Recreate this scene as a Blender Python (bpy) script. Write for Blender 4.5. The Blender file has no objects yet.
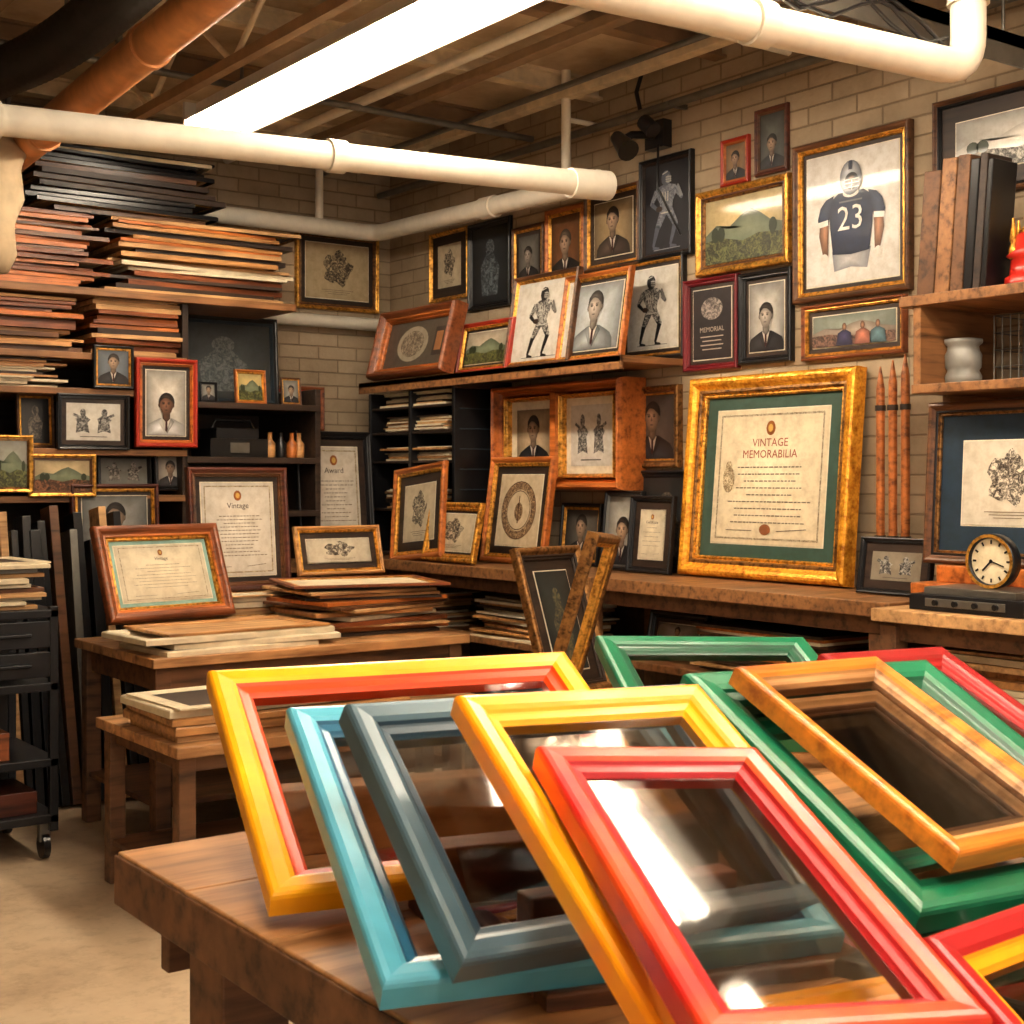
import bpy, math, random
from mathutils import Matrix, Vector, Euler
random.seed(11)
sc=bpy.context.scene
V=Vector
def lin(c):
    c=max(0,min(c,255))/255.
    return c/12.92 if c<=.04045 else ((c+.055)/1.055)**2.4
def col(c,k=1.): return (lin(c[0])*k,lin(c[1])*k,lin(c[2])*k,1)
# ---------------------------------------------------------------- materials
_m={}
def base(name):
    m=bpy.data.materials.new(name);m.use_nodes=True
    nt=m.node_tree;b=nt.nodes['Principled BSDF'];return m,nt,b
def noise_node(nt,scale,detail=3,vec=None,rough=.55):
    n=nt.nodes.new('ShaderNodeTexNoise');n.inputs['Scale'].default_value=scale;n.inputs['Detail'].default_value=detail
    n.inputs['Roughness'].default_value=rough
    if vec: nt.links.new(vec,n.inputs['Vector'])
    return n
def coords(nt,scl=(1,1,1)):
    tc=nt.nodes.new('ShaderNodeTexCoord');mp=nt.nodes.new('ShaderNodeMapping');mp.inputs['Scale'].default_value=scl
    nt.links.new(tc.outputs['Object'],mp.inputs['Vector']);return mp.outputs['Vector']
def ramp(nt,fac,stops):
    r=nt.nodes.new('ShaderNodeValToRGB');nt.links.new(fac,r.inputs['Fac'])
    e=r.color_ramp.elements
    e[0].position=stops[0][0];e[0].color=stops[0][1];e[1].position=stops[-1][0];e[1].color=stops[-1][1]
    for p,c in stops[1:-1]:
        x=e.new(p);x.color=c
    return r.outputs['Color']
def mulc(nt,a,b,f=1.):
    mx=nt.nodes.new('ShaderNodeMix');mx.data_type='RGBA';mx.blend_type='MULTIPLY';mx.inputs[0].default_value=f
    nt.links.new(a,mx.inputs[6]);nt.links.new(b,mx.inputs[7]);return mx.outputs[2]
def bump(nt,b,h,s,d=.002):
    n=nt.nodes.new('ShaderNodeBump');n.inputs['Strength'].default_value=s;n.inputs['Distance'].default_value=d
    nt.links.new(h,n.inputs['Height']);nt.links.new(n.outputs['Normal'],b.inputs['Normal'])
def wood(name,c,c2,rough=.38,scl=(3,40,40),bs=.25):
    if name in _m:return _m[name]
    m,nt,b=base(name);v=coords(nt,scl);n=noise_node(nt,1.,4,v,.6);n2=noise_node(nt,5,2,coords(nt))
    c1=ramp(nt,n.outputs['Fac'],[(.3,col(c2)),(.5,col(c)),(.72,col(c,1.3))])
    nt.links.new(mulc(nt,c1,ramp(nt,n2.outputs['Fac'],[(.35,(.70,.68,.66,1)),(.6,(1,1,1,1))])),b.inputs['Base Color'])
    b.inputs['Roughness'].default_value=rough
    bump(nt,b,n.outputs['Fac'],bs);_m[name]=m;return m
def paint(name,c,rough=.35,metal=0,var=.12,scale=14,coat=0.,bs=.08,c2=None):
    if name in _m:return _m[name]
    m,nt,b=base(name);v=coords(nt);n=noise_node(nt,scale,3,v)
    a=col(c,1-var) if c2 is None else col(c2)
    nt.links.new(ramp(nt,n.outputs['Fac'],[(.35,a),(.65,col(c,1+var))]),b.inputs['Base Color'])
    b.inputs['Roughness'].default_value=rough;b.inputs['Metallic'].default_value=metal
    if coat: b.inputs['Coat Weight'].default_value=coat;b.inputs['Coat Roughness'].default_value=.16
    if bs>.1: bump(nt,b,n.outputs['Fac'],bs)
    _m[name]=m;return m
def gold(name,c,c2,rough=.32,orn=0.,metal=.6):
    if name in _m:return _m[name]
    m,nt,b=base(name);v=coords(nt)
    n=noise_node(nt,60,3,v);n2=noise_node(nt,11,4,v,.7)
    c1=ramp(nt,n.outputs['Fac'],[(.3,col(c2)),(.52,col(c)),(.75,col(c,1.3))])
    nt.links.new(mulc(nt,c1,ramp(nt,n2.outputs['Fac'],[(.34,(.5,.44,.38,1)),(.5,(1,1,1,1))])),b.inputs['Base Color'])
    b.inputs['Metallic'].default_value=metal;b.inputs['Roughness'].default_value=rough
    if orn:
        w=nt.nodes.new('ShaderNodeTexVoronoi');w.inputs['Scale'].default_value=75;nt.links.new(v,w.inputs['Vector'])
        bump(nt,b,w.outputs['Distance'],orn,.004)
    else: bump(nt,b,n.outputs['Fac'],.3,.003)
    _m[name]=m;return m
def ink(c): return tuple(max(0,min(255,x)) for x in c)
def print_material():
    m,nt,b=base('printed_paper');at=nt.nodes.new('ShaderNodeAttribute');at.attribute_name='pcol'
    v=coords(nt);n=noise_node(nt,26,4,v,.65)
    nt.links.new(mulc(nt,at.outputs['Color'],ramp(nt,n.outputs['Fac'],[(.3,(.84,.81,.76,1)),(.6,(1.06,1.06,1.06,1))])),b.inputs['Base Color'])
    b.inputs['Roughness'].default_value=.42;b.inputs['Coat Weight'].default_value=.35;b.inputs['Coat Roughness'].default_value=.05
    return m
PRINT=print_material()
def engrave(name,c,c2,scale=60,t=.5):
    if name in _m:return _m[name]
    m,nt,b=base(name);v=coords(nt);n=noise_node(nt,scale,6,v,.72);n.inputs['Distortion'].default_value=1.2
    n2=noise_node(nt,scale*4,3,v,.7);ad=nt.nodes.new('ShaderNodeMath');ad.operation='MULTIPLY_ADD';ad.inputs[1].default_value=.35
    nt.links.new(n2.outputs['Fac'],ad.inputs[0]);nt.links.new(n.outputs['Fac'],ad.inputs[2])
    mid=tuple((a+q)/2 for a,q in zip(c,c2))
    nt.links.new(ramp(nt,ad.outputs[0],[(t+.08,col(c)),(t+.18,col(mid)),(t+.26,col(c2))]),b.inputs['Base Color'])
    b.inputs['Roughness'].default_value=.4
    _m[name]=m;return m
def emis(name,c,s):
    m,nt,b=base(name);b.inputs['Base Color'].default_value=(.9,.9,.9,1)
    b.inputs['Emission Color'].default_value=c;b.inputs['Emission Strength'].default_value=s;return m
def glassm():
    if 'glass' in _m:return _m['glass']
    m=bpy.data.materials.new('picture_glass');m.use_nodes=True;nt=m.node_tree
    for n in list(nt.nodes):nt.nodes.remove(n)
    o=nt.nodes.new('ShaderNodeOutputMaterial');mx=nt.nodes.new('ShaderNodeMixShader');t=nt.nodes.new('ShaderNodeBsdfTransparent')
    t.inputs['Color'].default_value=(.66,.61,.57,1)
    g=nt.nodes.new('ShaderNodeBsdfGlossy');g.inputs['Roughness'].default_value=.04
    fr=nt.nodes.new('ShaderNodeFresnel');fr.inputs['IOR'].default_value=1.55
    nt.links.new(fr.outputs[0],mx.inputs[0]);nt.links.new(t.outputs[0],mx.inputs[1]);nt.links.new(g.outputs[0],mx.inputs[2])
    nt.links.new(mx.outputs[0],o.inputs['Surface']);_m['glass']=m;return m
WAL=wood('walnut_wood',(106,70,44),(56,35,20))
OAK=wood('oak_wood',(194,144,90),(134,90,48))
ORW=wood('orange_wood',(194,114,52),(130,68,26))
CHE=wood('cherry_wood',(142,80,44),(86,45,23))
MAH=wood('mahogany_wood',(96,48,33),(54,25,17))
DKW=wood('dark_stained_wood',(58,43,33),(30,22,17),.5)
TBL=wood('table_wood',(192,144,96),(124,84,50),.42,(2.5,26,26))
TBD=wood('table_edge_wood',(114,79,51),(62,40,24),.55,(3,30,30))
SHW=wood('shelf_wood',(146,103,64),(80,53,31),.5)
TAN=wood('tan_board',(202,160,110),(150,110,70),.6)
CRM=paint('cream_board',(222,208,178),.7)
PAP=paint('paper_edge',(216,204,178),.8)
BLK=paint('black_lacquer',(23,23,25),.28)
BLU=paint('blue_grey_board',(48,62,72),.5)
GLD=gold('antique_gold',(222,166,74),(132,88,34))
GLO=gold('ornate_gold',(226,166,68),(104,66,24),.34,.7)
GLB=gold('bright_gold',(255,184,60),(210,128,32),.26,.35,.4)
BRZ=gold('bronze_gold',(150,108,60),(74,49,25),.4)
REDF=paint('red_frame_paint',(166,50,30),.3)
MRN=paint('maroon_frame_paint',(110,25,32),.3)
WHT=paint('white_pipe_paint',(228,221,205),.45,bs=.05,var=.06)
DRKM=paint('black_steel',(32,32,35),.4,.3)
STL=paint('grey_steel',(120,118,112),.4,.7)
# ---------------------------------------------------------------- mesh builder
class MB:
    def __init__(s): s.v=[];s.f=[];s.m=[];s.mats=[];s.sm=[];s.c=[]
    def add(s,vs,fs,mat,M=None,smooth=False,cols=None):
        fc=None
        if isinstance(mat,tuple): fc=mat;mat=PRINT
        if mat not in s.mats:s.mats.append(mat)
        k=s.mats.index(mat);o=len(s.v)
        for p in vs:
            p=V(p); s.v.append(M@p if M is not None else p)
        for q in fs:
            s.f.append([o+i for i in q]);s.m.append(k);s.sm.append(smooth)
            if cols: s.c.append([col(cols[i]) for i in q])
            else: s.c.append([col(fc) if fc else (1,1,1,1)]*len(q))
    def box(s,x0,x1,y0,y1,z0,z1,mat,M=None):
        vs=[(x,y,z) for x in(x0,x1) for y in(y0,y1) for z in(z0,z1)]
        s.add(vs,[(0,1,3,2),(4,6,7,5),(0,4,5,1),(2,3,7,6),(0,2,6,4),(1,5,7,3)],mat,M)
    def rect(s,cx,cy,w,h,z,mat,M=None):
        s.add([(cx-w/2,cy-h/2,z),(cx+w/2,cy-h/2,z),(cx+w/2,cy+h/2,z),(cx-w/2,cy+h/2,z)],[(0,1,2,3)],mat,M)
    def poly(s,pts,z,mat,M=None):
        s.add([(p[0],p[1],z) for p in pts],[tuple(range(len(pts)))],mat,M)
    def polyg(s,pts,cen,z,cc,rc):      # fan with printed tone gradient
        n=len(pts);rcs=rc if isinstance(rc,list) else [rc]*n
        s.add([(p[0],p[1],z) for p in pts]+[(cen[0],cen[1],z)],[(i,(i+1)%n,n) for i in range(n)],ink(cc),None,False,[ink(r) for r in rcs]+[ink(cc)])
    def ellg(s,cx,cy,rx,ry,z,cc,rc,ox=0,oy=0,n=20):
        s.polyg([(cx+rx*math.cos(2*math.pi*i/n),cy+ry*math.sin(2*math.pi*i/n)) for i in range(n)],(cx+ox,cy+oy),z,cc,rc)
    def rectg(s,cx,cy,w,h,z,cc,rc):
        s.polyg([(cx-w/2,cy-h/2),(cx,cy-h/2),(cx+w/2,cy-h/2),(cx+w/2,cy),(cx+w/2,cy+h/2),(cx,cy+h/2),(cx-w/2,cy+h/2),(cx-w/2,cy)],(cx,cy+.1*h),z,cc,rc)
    def ell(s,cx,cy,rx,ry,z,mat,M=None,n=22):
        s.poly([(cx+rx*math.cos(2*math.pi*i/n),cy+ry*math.sin(2*math.pi*i/n)) for i in range(n)],z,mat,M)
    def ring(s,cx,cy,rx,ry,t,z,mat,M=None,n=28):
        vs=[];fs=[]
        for i in range(n):
            a=2*math.pi*i/n;c,d=math.cos(a),math.sin(a)
            vs+=[(cx+rx*c,cy+ry*d,z),(cx+(rx-t)*c,cy+(ry-t)*d,z)]
        for i in range(n):
            j=(i+1)%n;fs.append((2*i,2*j,2*j+1,2*i+1))
        s.add(vs,fs,mat,M)
    def line(s,p,q,t,z,mat,M=None):
        d=V((q[0]-p[0],q[1]-p[1]));
        if d.length<1e-6:return
        n=V((-d.y,d.x)).normalized()*t/2
        s.poly([(p[0]-n.x,p[1]-n.y),(q[0]-n.x,q[1]-n.y),(q[0]+n.x,q[1]+n.y),(p[0]+n.x,p[1]+n.y)],z,mat,M)
    def sweep(s,pts,r,mat,n=14,M=None,cap=True):
        pts=[V(p) for p in pts];rr=r if isinstance(r,(list,tuple)) else [r]*len(pts)
        vs=[];fs=[];up=None
        for i,p in enumerate(pts):
            a=pts[max(i-1,0)];b=pts[min(i+1,len(pts)-1)];t=(b-a)
            t=t.normalized() if t.length>1e-9 else V((0,0,1))
            if up is None: up=t.orthogonal().normalized()
            up=(up-t*up.dot(t)).normalized();w=t.cross(up)
            for k in range(n):
                an=2*math.pi*k/n;vs.append(p+(up*math.cos(an)+w*math.sin(an))*rr[i])
        for i in range(len(pts)-1):
            for k in range(n):
                l=(k+1)%n;fs.append((i*n+k,i*n+l,(i+1)*n+l,(i+1)*n+k))
        s.add(vs,fs,mat,M,True)
        if cap:
            s.add(vs[:n],[tuple(range(n))[::-1]],mat,M);s.add(vs[-n:],[tuple(range(n))],mat,M)
    def lathe(s,prof,mat,M=None,n=24,lump=0):
        vs=[];fs=[]
        for i,(r,z) in enumerate(prof):
            for k in range(n):
                a=2*math.pi*k/n;q=r*(1+lump*math.sin(3*a+i*1.7)+lump*.6*math.sin(5*a-i*2.3));vs.append((q*math.cos(a),q*math.sin(a),z))
        for i in range(len(prof)-1):
            for k in range(n):
                l=(k+1)%n;fs.append((i*n+k,i*n+l,(i+1)*n+l,(i+1)*n+k))
        s.add(vs,fs,mat,M,True);s.add(vs[:n],[tuple(range(n))[::-1]],mat,M);s.add(vs[-n:],[tuple(range(n))],mat,M)
    def frame(s,w,h,fw,t,mo,ml,M=None,prof=None,mm=None):
        P=prof or [(0,0),(0,.72),(.05,.86),(.14,.96),(.26,1.),(.40,.93),(.52,.74),(.62,.66),(.74,.68),(.80,.60),(.84,.46),(.93,.50),(1,.40),(1,0)]
        n=len(P)
        cs=[(-1,0),(1,0),(1,1),(-1,1)]
        vs=[]
        for cx,cy in cs:
            for u,z in P:
                d=u*fw
                x=cx*(w/2-d);y=(h-d) if cy else d
                vs.append((x,y,z*t))
        for k in range(4):
            l=(k+1)%4
            for i in range(n-1):
                u=P[i][0]
                mt=mo if u<.6 else (mm if (mm and u<.78) else ml)
                a,b,c,d=k*n+i,l*n+i,l*n+i+1,k*n+i+1
                s.add([vs[a],vs[b],vs[c],vs[d]],[(0,1,2,3)],mt,M)
    def text(s,txt,cx,cy,size,z,mat,M=None,maxw=None):
        cu=bpy.data.curves.new('t','FONT');cu.body=txt;cu.size=size;cu.align_x='CENTER';cu.align_y='CENTER';cu.resolution_u=2
        o=bpy.data.objects.new('t',cu);sc.collection.objects.link(o)
        bpy.context.view_layer.update()
        me=bpy.data.meshes.new_from_object(o.evaluated_get(bpy.context.evaluated_depsgraph_get()))
        vs=[v.co.copy() for v in me.vertices];k=1
        if vs and maxw:
            ww=max(v.x for v in vs)-min(v.x for v in vs)
            if ww>maxw:k=maxw/ww
        vs=[(v.x*k+cx,v.y*k+cy,z) for v in vs]
        fs=[tuple(p.vertices) for p in me.polygons]
        if fs:s.add(vs,fs,mat,M)
        bpy.data.objects.remove(o);bpy.data.curves.remove(cu);bpy.data.meshes.remove(me)
    def obj(s,name,M=None,bev=0,parent=None):
        me=bpy.data.meshes.new(name);me.from_pydata([tuple(v) for v in s.v],[],s.f)
        for m in s.mats:me.materials.append(m)
        me.polygons.foreach_set('material_index',s.m);me.polygons.foreach_set('use_smooth',s.sm)
        if PRINT in s.mats:
            at=me.color_attributes.new('pcol','FLOAT_COLOR','CORNER')
            at.data.foreach_set('color',[x for f in s.c for c in f for x in c])
        me.update()
        o=bpy.data.objects.new(name,me);sc.collection.objects.link(o)
        if M is not None:o.matrix_world=M
        if bev:
            b=o.modifiers.new('bevel','BEVEL');b.width=bev;b.segments=2;b.limit_method='ANGLE'
        return o
T=Matrix.Translation
def Rm(a,ax):return Matrix.Rotation(a,4,ax)
def MR(X,Y,z,lean=0,yaw=0,roll=0,h=0):   # frame facing -X
    B=Matrix(((0,0,-1,0),(-1,0,0,0),(0,1,0,0),(0,0,0,1)))
    return T((X,Y,z))@Rm(yaw,'Z')@B@T((0,h/2,0))@Rm(roll,'Z')@T((0,-h/2,0))@Rm(-lean,'X')
def MK(X,Y,z,lean=0,yaw=0,roll=0,h=0):   # frame facing -Y
    B=Matrix(((1,0,0,0),(0,0,-1,0),(0,1,0,0),(0,0,0,1)))
    return T((X,Y,z))@Rm(yaw,'Z')@B@T((0,h/2,0))@Rm(roll,'Z')@T((0,-h/2,0))@Rm(-lean,'X')
# ---------------------------------------------------------------- artwork (flat prints)
D=.0012
def sc_(c,k):return tuple(x*k for x in c)
def a_portrait(mb,w,h,cx,cy,z,bg=(150,148,142),suit=(28,28,32),skin=(178,150,126),hair=(34,28,24),tie=(60,20,20),turn=.3):
    mb.rectg(cx,cy,w,h,z,sc_(bg,1.15),sc_(bg,.66))
    k=min(w*1.25,h*1.08);z1=z+D;b0=cy-h*.5;hw=min(.44,w*.495/k)
    def P(l):return [(cx+max(-hw,min(hw,a))*k,b0+b*k) for a,b in l]
    sh=P([(-.44,0),(-.42,.14),(-.36,.22),(-.25,.28),(-.12,.34),(0,.33),(.12,.34),(.25,.28),(.36,.22),(.42,.14),(.44,0)])
    mb.polyg(sh,(cx-.12*k,b0+.15*k),z1,tuple(x*1.3+22 for x in suit),sc_(suit,.75))
    mb.poly(P([(-.09,.33),(-.01,.06),(.09,.33)]),z1+D,ink((214,208,196)))
    mb.polyg(P([(-.09,.35),(-.16,.27),(-.03,.03),(-.02,.10)]),P([(-.09,.2)])[0],z1+2*D,tuple(x+26 for x in suit),suit)
    mb.polyg(P([(.09,.35),(.16,.27),(.01,.03),(.01,.10)]),P([(.08,.2)])[0],z1+2*D,tuple(x+8 for x in suit),sc_(suit,.6))
    mb.poly(P([(-.02,.29),(-.026,.10),(0,.06),(.022,.12),(.018,.29)]),z1+3*D,ink(tie))
    mb.polyg(P([(-.075,.33),(0,.25),(.075,.33),(.075,.46),(-.075,.46)]),P([(-.03,.36)])[0],z1+2*D,sc_(skin,.8),sc_(skin,.45))
    fy=b0+.60*k;t=turn*.1
    mb.ellg(cx+t*.2*k,fy+.05*k,.162*k,.185*k,z1+2*D,tuple(x*1.2+16 for x in hair),sc_(hair,.8),-.04*k,.08*k)
    for s in(-1,1):mb.ellg(cx+s*.142*k,fy-.01*k,.022*k,.042*k,z1+2.5*D,sc_(skin,.75),sc_(skin,.5))
    pts=[(cx+.136*k*math.cos(a)*(1 if math.sin(a)>-.3 else .93),fy-.01*k+(.165 if math.sin(a)>0 else .20)*k*math.sin(a)) for a in [i*math.pi/14 for i in range(28)]]
    rc=[sc_(skin,.60+.22*(0 if math.cos(i*math.pi/14)>0 else -math.cos(i*math.pi/14))) for i in range(28)]
    mb.polyg(pts,(cx-.03*k,fy+.03*k),z1+3*D,sc_(skin,1.15),rc)
    mb.polyg([(cx-.14*k,fy+.05*k),(cx-.112*k,fy+.115*k),(cx-.03*k,fy+.135*k),(cx+.07*k,fy+.115*k),(cx+.14*k,fy+.04*k),(cx+.13*k,fy+.15*k),(cx+.03*k,fy+.195*k),(cx-.08*k,fy+.19*k),(cx-.14*k,fy+.13*k)],(cx-.02*k,fy+.165*k),z1+4*D,tuple(x*1.3+22 for x in hair),hair)
    for s in(-1,1):
        mb.ellg(cx+(s*.056-.01)*k,fy+.022*k,.036*k,.024*k,z1+4*D,sc_(skin,.42),sc_(skin,.86),n=10)
        mb.ell(cx+(s*.056-.01)*k,fy+.015*k,.014*k,.010*k,z1+5*D,ink((30,24,22)),n=8)
        mb.line((cx+(s*.03-.01)*k,fy+.046*k),(cx+(s*.088-.01)*k,fy+.046*k),.009*k,z1+5*D,ink(sc_(skin,.32)))
    mb.polyg([(cx-.012*k,fy+.02*k),(cx+.014*k,fy-.045*k),(cx-.006*k,fy-.062*k),(cx-.034*k,fy-.048*k)],(cx+.002*k,fy-.04*k),z1+4.5*D,sc_(skin,.6),sc_(skin,.88))
    mb.ellg(cx-.008*k,fy-.105*k,.042*k,.013*k,z1+5*D,sc_(skin,.42),sc_(skin,.78),n=10)
    mb.ellg(cx-.008*k,fy-.135*k,.03*k,.012*k,z1+4*D,sc_(skin,.72),sc_(skin,.92),n=10)
def a_cert(mb,w,h,cx,cy,z,paper=(226,216,190),title='Certificate',tc=(60,40,30),seal=True,lines=8,border=True,t2=None,ts=.085):
    mb.rectg(cx,cy,w,h,z,sc_(paper,1.06),sc_(paper,.9));z+=D;k=h
    tk=ink(tc);g=ink((122,108,90))
    if border:
        e=engrave('eng_border',(120,104,80),(206,194,164),90,.5)
        for s in(-1,1):
            mb.rect(cx,cy+s*h*.46,w*.92,h*.014,z,e);mb.rect(cx+s*w*.455,cy,h*.014,h*.92,z,e)
    if seal:
        mb.ell(cx,cy+.36*h,.045*h,.055*h,z,ink((150,90,40)),n=14);mb.ell(cx,cy+.36*h,.024*h,.03*h,z+D,ink((210,170,90)),n=12)
    mb.text(title,cx,cy+.25*h,ts*h,z,tk,None,w*.75)
    if t2:mb.text(t2,cx,cy+.165*h,ts*h,z,tk,None,w*.75)
    y=cy+(.07 if t2 else .14)*h
    random.seed(len(title)*7+lines)
    for i in range(lines):
        ww=w*random.uniform(.35,.72);x=cx-ww/2
        while x<cx+ww/2:
            l=h*random.uniform(.015,.045);mb.rect(x+l/2,y,l,h*.008,z,g);x+=l+h*.010
        y-=h*.46/lines
    mb.line((cx+.1*w,cy-.40*h),(cx+.36*w,cy-.38*h),h*.006,z,g);mb.line((cx-.36*w,cy-.40*h),(cx-.12*w,cy-.40*h),h*.006,z,g)
def a_player(mb,w,h,cx,cy,z,paper=(232,228,218),a=(30,30,32),b=(120,118,114),flip=1,jersey=None,num=None):
    mb.rectg(cx,cy,w,h,z,paper,sc_(paper,.9));z+=D;k=min(h*1.08,w*1.5)
    A=ink(a);Bm=ink(b);LT=ink((200,198,190))
    e=engrave('eng_pl_%d'%a[0],a,(204,200,190) if paper[0]>99 else b,46,.5);J=ink(jersey) if jersey else e
    def P(l):return [(cx+flip*x*k,cy+y*k) for x,y in l]
    L=lambda p,q,t,m,dz=0:mb.line(P([p])[0],P([q])[0],t*k,z+dz,m)
    def limb(p,q,t0,t1,m,dz):
        d=V((q[0]-p[0],q[1]-p[1]));n=V((-d.y,d.x)).normalized()
        mb.poly(P([(p[0]-n.x*t0/2,p[1]-n.y*t0/2),(q[0]-n.x*t1/2,q[1]-n.y*t1/2),(q[0]+n.x*t1/2,q[1]+n.y*t1/2),(p[0]+n.x*t0/2,p[1]+n.y*t0/2)]),z+dz,m)
        mb.ell(*P([q])[0],t1*.5*k,t1*.5*k,z+dz,m,n=10)
    limb((-.05,-.04),(-.14,-.20),.11,.07,e,0);limb((-.14,-.20),(-.20,-.38),.07,.035,A,D);limb((.04,-.04),(.13,-.18),.11,.075,e,0);limb((.13,-.18),(.06,-.38),.07,.035,A,D)
    limb((-.21,-.40),(-.12,-.415),.035,.025,A,D);limb((.05,-.40),(.14,-.415),.035,.025,A,D)
    mb.poly(P([(-.08,-.07),(.08,-.07),(.10,.06),(.17,.17),(.14,.215),(.06,.235),(-.06,.235),(-.15,.21),(-.17,.16),(-.10,.05)]),z+2*D,J)
    limb((-.14,.18),(-.22,.06),.075,.05,e,3*D);limb((-.22,.06),(-.12,-.02),.05,.035,A,4*D);limb((.14,.18),(.23,.08),.075,.05,e,3*D);limb((.23,.08),(.18,.20),.05,.03,Bm,4*D)
    mb.ell(*P([(-.10,-.01)])[0],.05*k,.03*k,z+5*D,ink((60,46,38)),n=12)
    mb.ell(*P([(0,.30)])[0],.072*k,.08*k,z+3*D,A);mb.ell(*P([(.035,.285)])[0],.04*k,.045*k,z+4*D,Bm,n=12)
    for y in(.262,.285,.31):L((.0,y),(.085,y-.005),.008,LT,5*D)
    L((.075,.315),(.075,.255),.008,LT,5*D);L((-.05,.345),(.03,.365),.012,LT,5*D)
    for i in range(3):L((-.05+.04*i,.16),(-.045+.035*i,.06),.014,LT,3.5*D)
    L((-.08,-.055),(.08,-.055),.015,LT,3*D)
    mb.line((cx-.3*w,cy-.455*h),(cx+.3*w,cy-.455*h),.008*k,z,Bm)
def a_jersey(mb,w,h,cx,cy,z):
    mb.rectg(cx,cy,w,h,z,(236,234,230),(218,216,210));z+=D;k=h*1.1
    N=(28,40,66);N2=(62,76,104);W=ink((238,236,230));S=(160,116,88);G=ink((110,114,122));K=ink((20,20,24))
    def P(l):return [(cx+x*k,cy-.01*h+y*k) for x,y in l]
    mb.polyg(P([(-.15,-.36),(0,-.34),(.14,-.36),(.17,-.22),(-.17,-.22)]),P([(-.03,-.28)])[0],z,(206,206,206),(140,142,148))
    for s in(-1,1):
        mb.polyg(P([(s*.19,.10),(s*.27,.06),(s*.285,-.10),(s*.25,-.24),(s*.205,-.24),(s*.20,-.10)]),P([(s*.235,-.08)])[0],z+D,sc_(S,1.2),sc_(S,.6))
        mb.polyg(P([(s*.15,.17),(s*.22,.15),(s*.27,.10),(s*.295,.02),(s*.285,-.04),(s*.20,-.03)]),P([(s*.235,.08)])[0],z+2*D,N2,N)
        mb.poly(P([(s*.292,.0),(s*.287,-.04),(s*.20,-.03),(s*.20,.01)]),z+3*D,W)
        mb.ell(*P([(s*.235,-.265)])[0],.035*k,.04*k,z+2*D,ink((226,222,214)),n=12)
    mb.polyg(P([(-.16,-.24),(0,-.255),(.16,-.24),(.185,-.05),(.20,.12),(.11,.18),(-.11,.18),(-.20,.12),(-.185,-.05)]),P([(-.05,.02)])[0],z+D*1.5,(50,64,94),N)
    mb.ell(*P([(0,.17)])[0],.07*k,.03*k,z+2*D,W)
    mb.text('23',*P([(0,-.01)])[0],.24*k,z+4*D,W)
    mb.rect(*P([(0,.115)])[0],.2*k,.012*k,z+3*D,G)
    mb.ellg(*P([(0,.275)])[0],.095*k,.12*k,z+3*D,(214,218,224),(92,98,110),-.03*k,.05*k);mb.ell(*P([(.01,.25)])[0],.06*k,.06*k,z+4*D,K)
    mb.ellg(*P([(.01,.25)])[0],.035*k,.04*k,z+4.5*D,S,sc_(S,.5),n=12)
    for y in(.205,.235,.26):mb.line(*[P([q])[0] for q in((-.05,y),(.08,y))],.007*k,z+5.5*D,W)
    mb.line(*[P([q])[0] for q in((.015,.19),(.015,.265))],.007*k,z+5.5*D,W);mb.line(*[P([q])[0] for q in((0,.39),(0,.33))],.03*k,z+5*D,ink(N))
def a_land(mb,w,h,cx,cy,z,sky=(196,176,120),hill=(96,104,84),gr=(70,72,40),fig=None):
    mb.rectg(cx,cy,w,h,z,sc_(sky,1.1),sc_(sky,.8));z+=D
    def P(l):return [(cx+x*w,cy+y*h) for x,y in l]
    mb.polyg(P([(-.5,-.05),(-.35,.1),(-.2,.02),(-.02,.2),(.1,.27),(.22,.18),(.34,.05),(.5,-.02),(.5,-.3),(-.5,-.3)]),P([(.05,0)])[0],z,sc_(hill,1.4),hill)
    e=engrave('eng_ld_%d_%d'%(gr[0],hill[0]),sc_(gr,.6),tuple(min(255,c*1.6) for c in gr),38,.5)
    mb.poly(P([(-.5,-.5),(.5,-.5),(.5,-.16),(.2,-.12),(0,-.2),(-.3,-.1),(-.5,-.14)]),z+D,e)
    if fig:
        for x,c in zip((-.1,.12,.3),fig):
            mb.polyg(P([(x-.1,-.5),(x-.08,-.1),(x-.02,0),(x+.02,0),(x+.08,-.1),(x+.1,-.5)]),P([(x,-.2)])[0],z+3*D,sc_(c,1.3),sc_(c,.7))
            mb.ellg(*P([(x,.1)])[0],.09*h,.13*h,z+3*D,(180,134,104),(80,56,44),n=14)
    else:
        for x in(-.36,-.28,.38):mb.ell(*P([(x,-.05)])[0],.05*w,.12*h,z+2*D,ink((48,56,34)),n=12)
def a_dark(mb,w,h,cx,cy,z,c=(40,36,34),c2=(120,108,92),s0=34):
    mb.rectg(cx,cy,w,h,z,sc_(c,1.2),sc_(c,.7));e=engrave('eng_%d_%d_%d'%tuple(c),c,c2,s0,.5)
    mb.ell(cx,cy+.22*h,.12*w,.11*h,z+D,e);mb.poly([(cx-.1*w,cy+.14*h),(cx+.1*w,cy+.14*h),(cx+.26*w,cy-.05*h),(cx+.2*w,cy-.4*h),(cx-.22*w,cy-.4*h),(cx-.26*w,cy-.02*h)],z+D,e)
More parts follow.
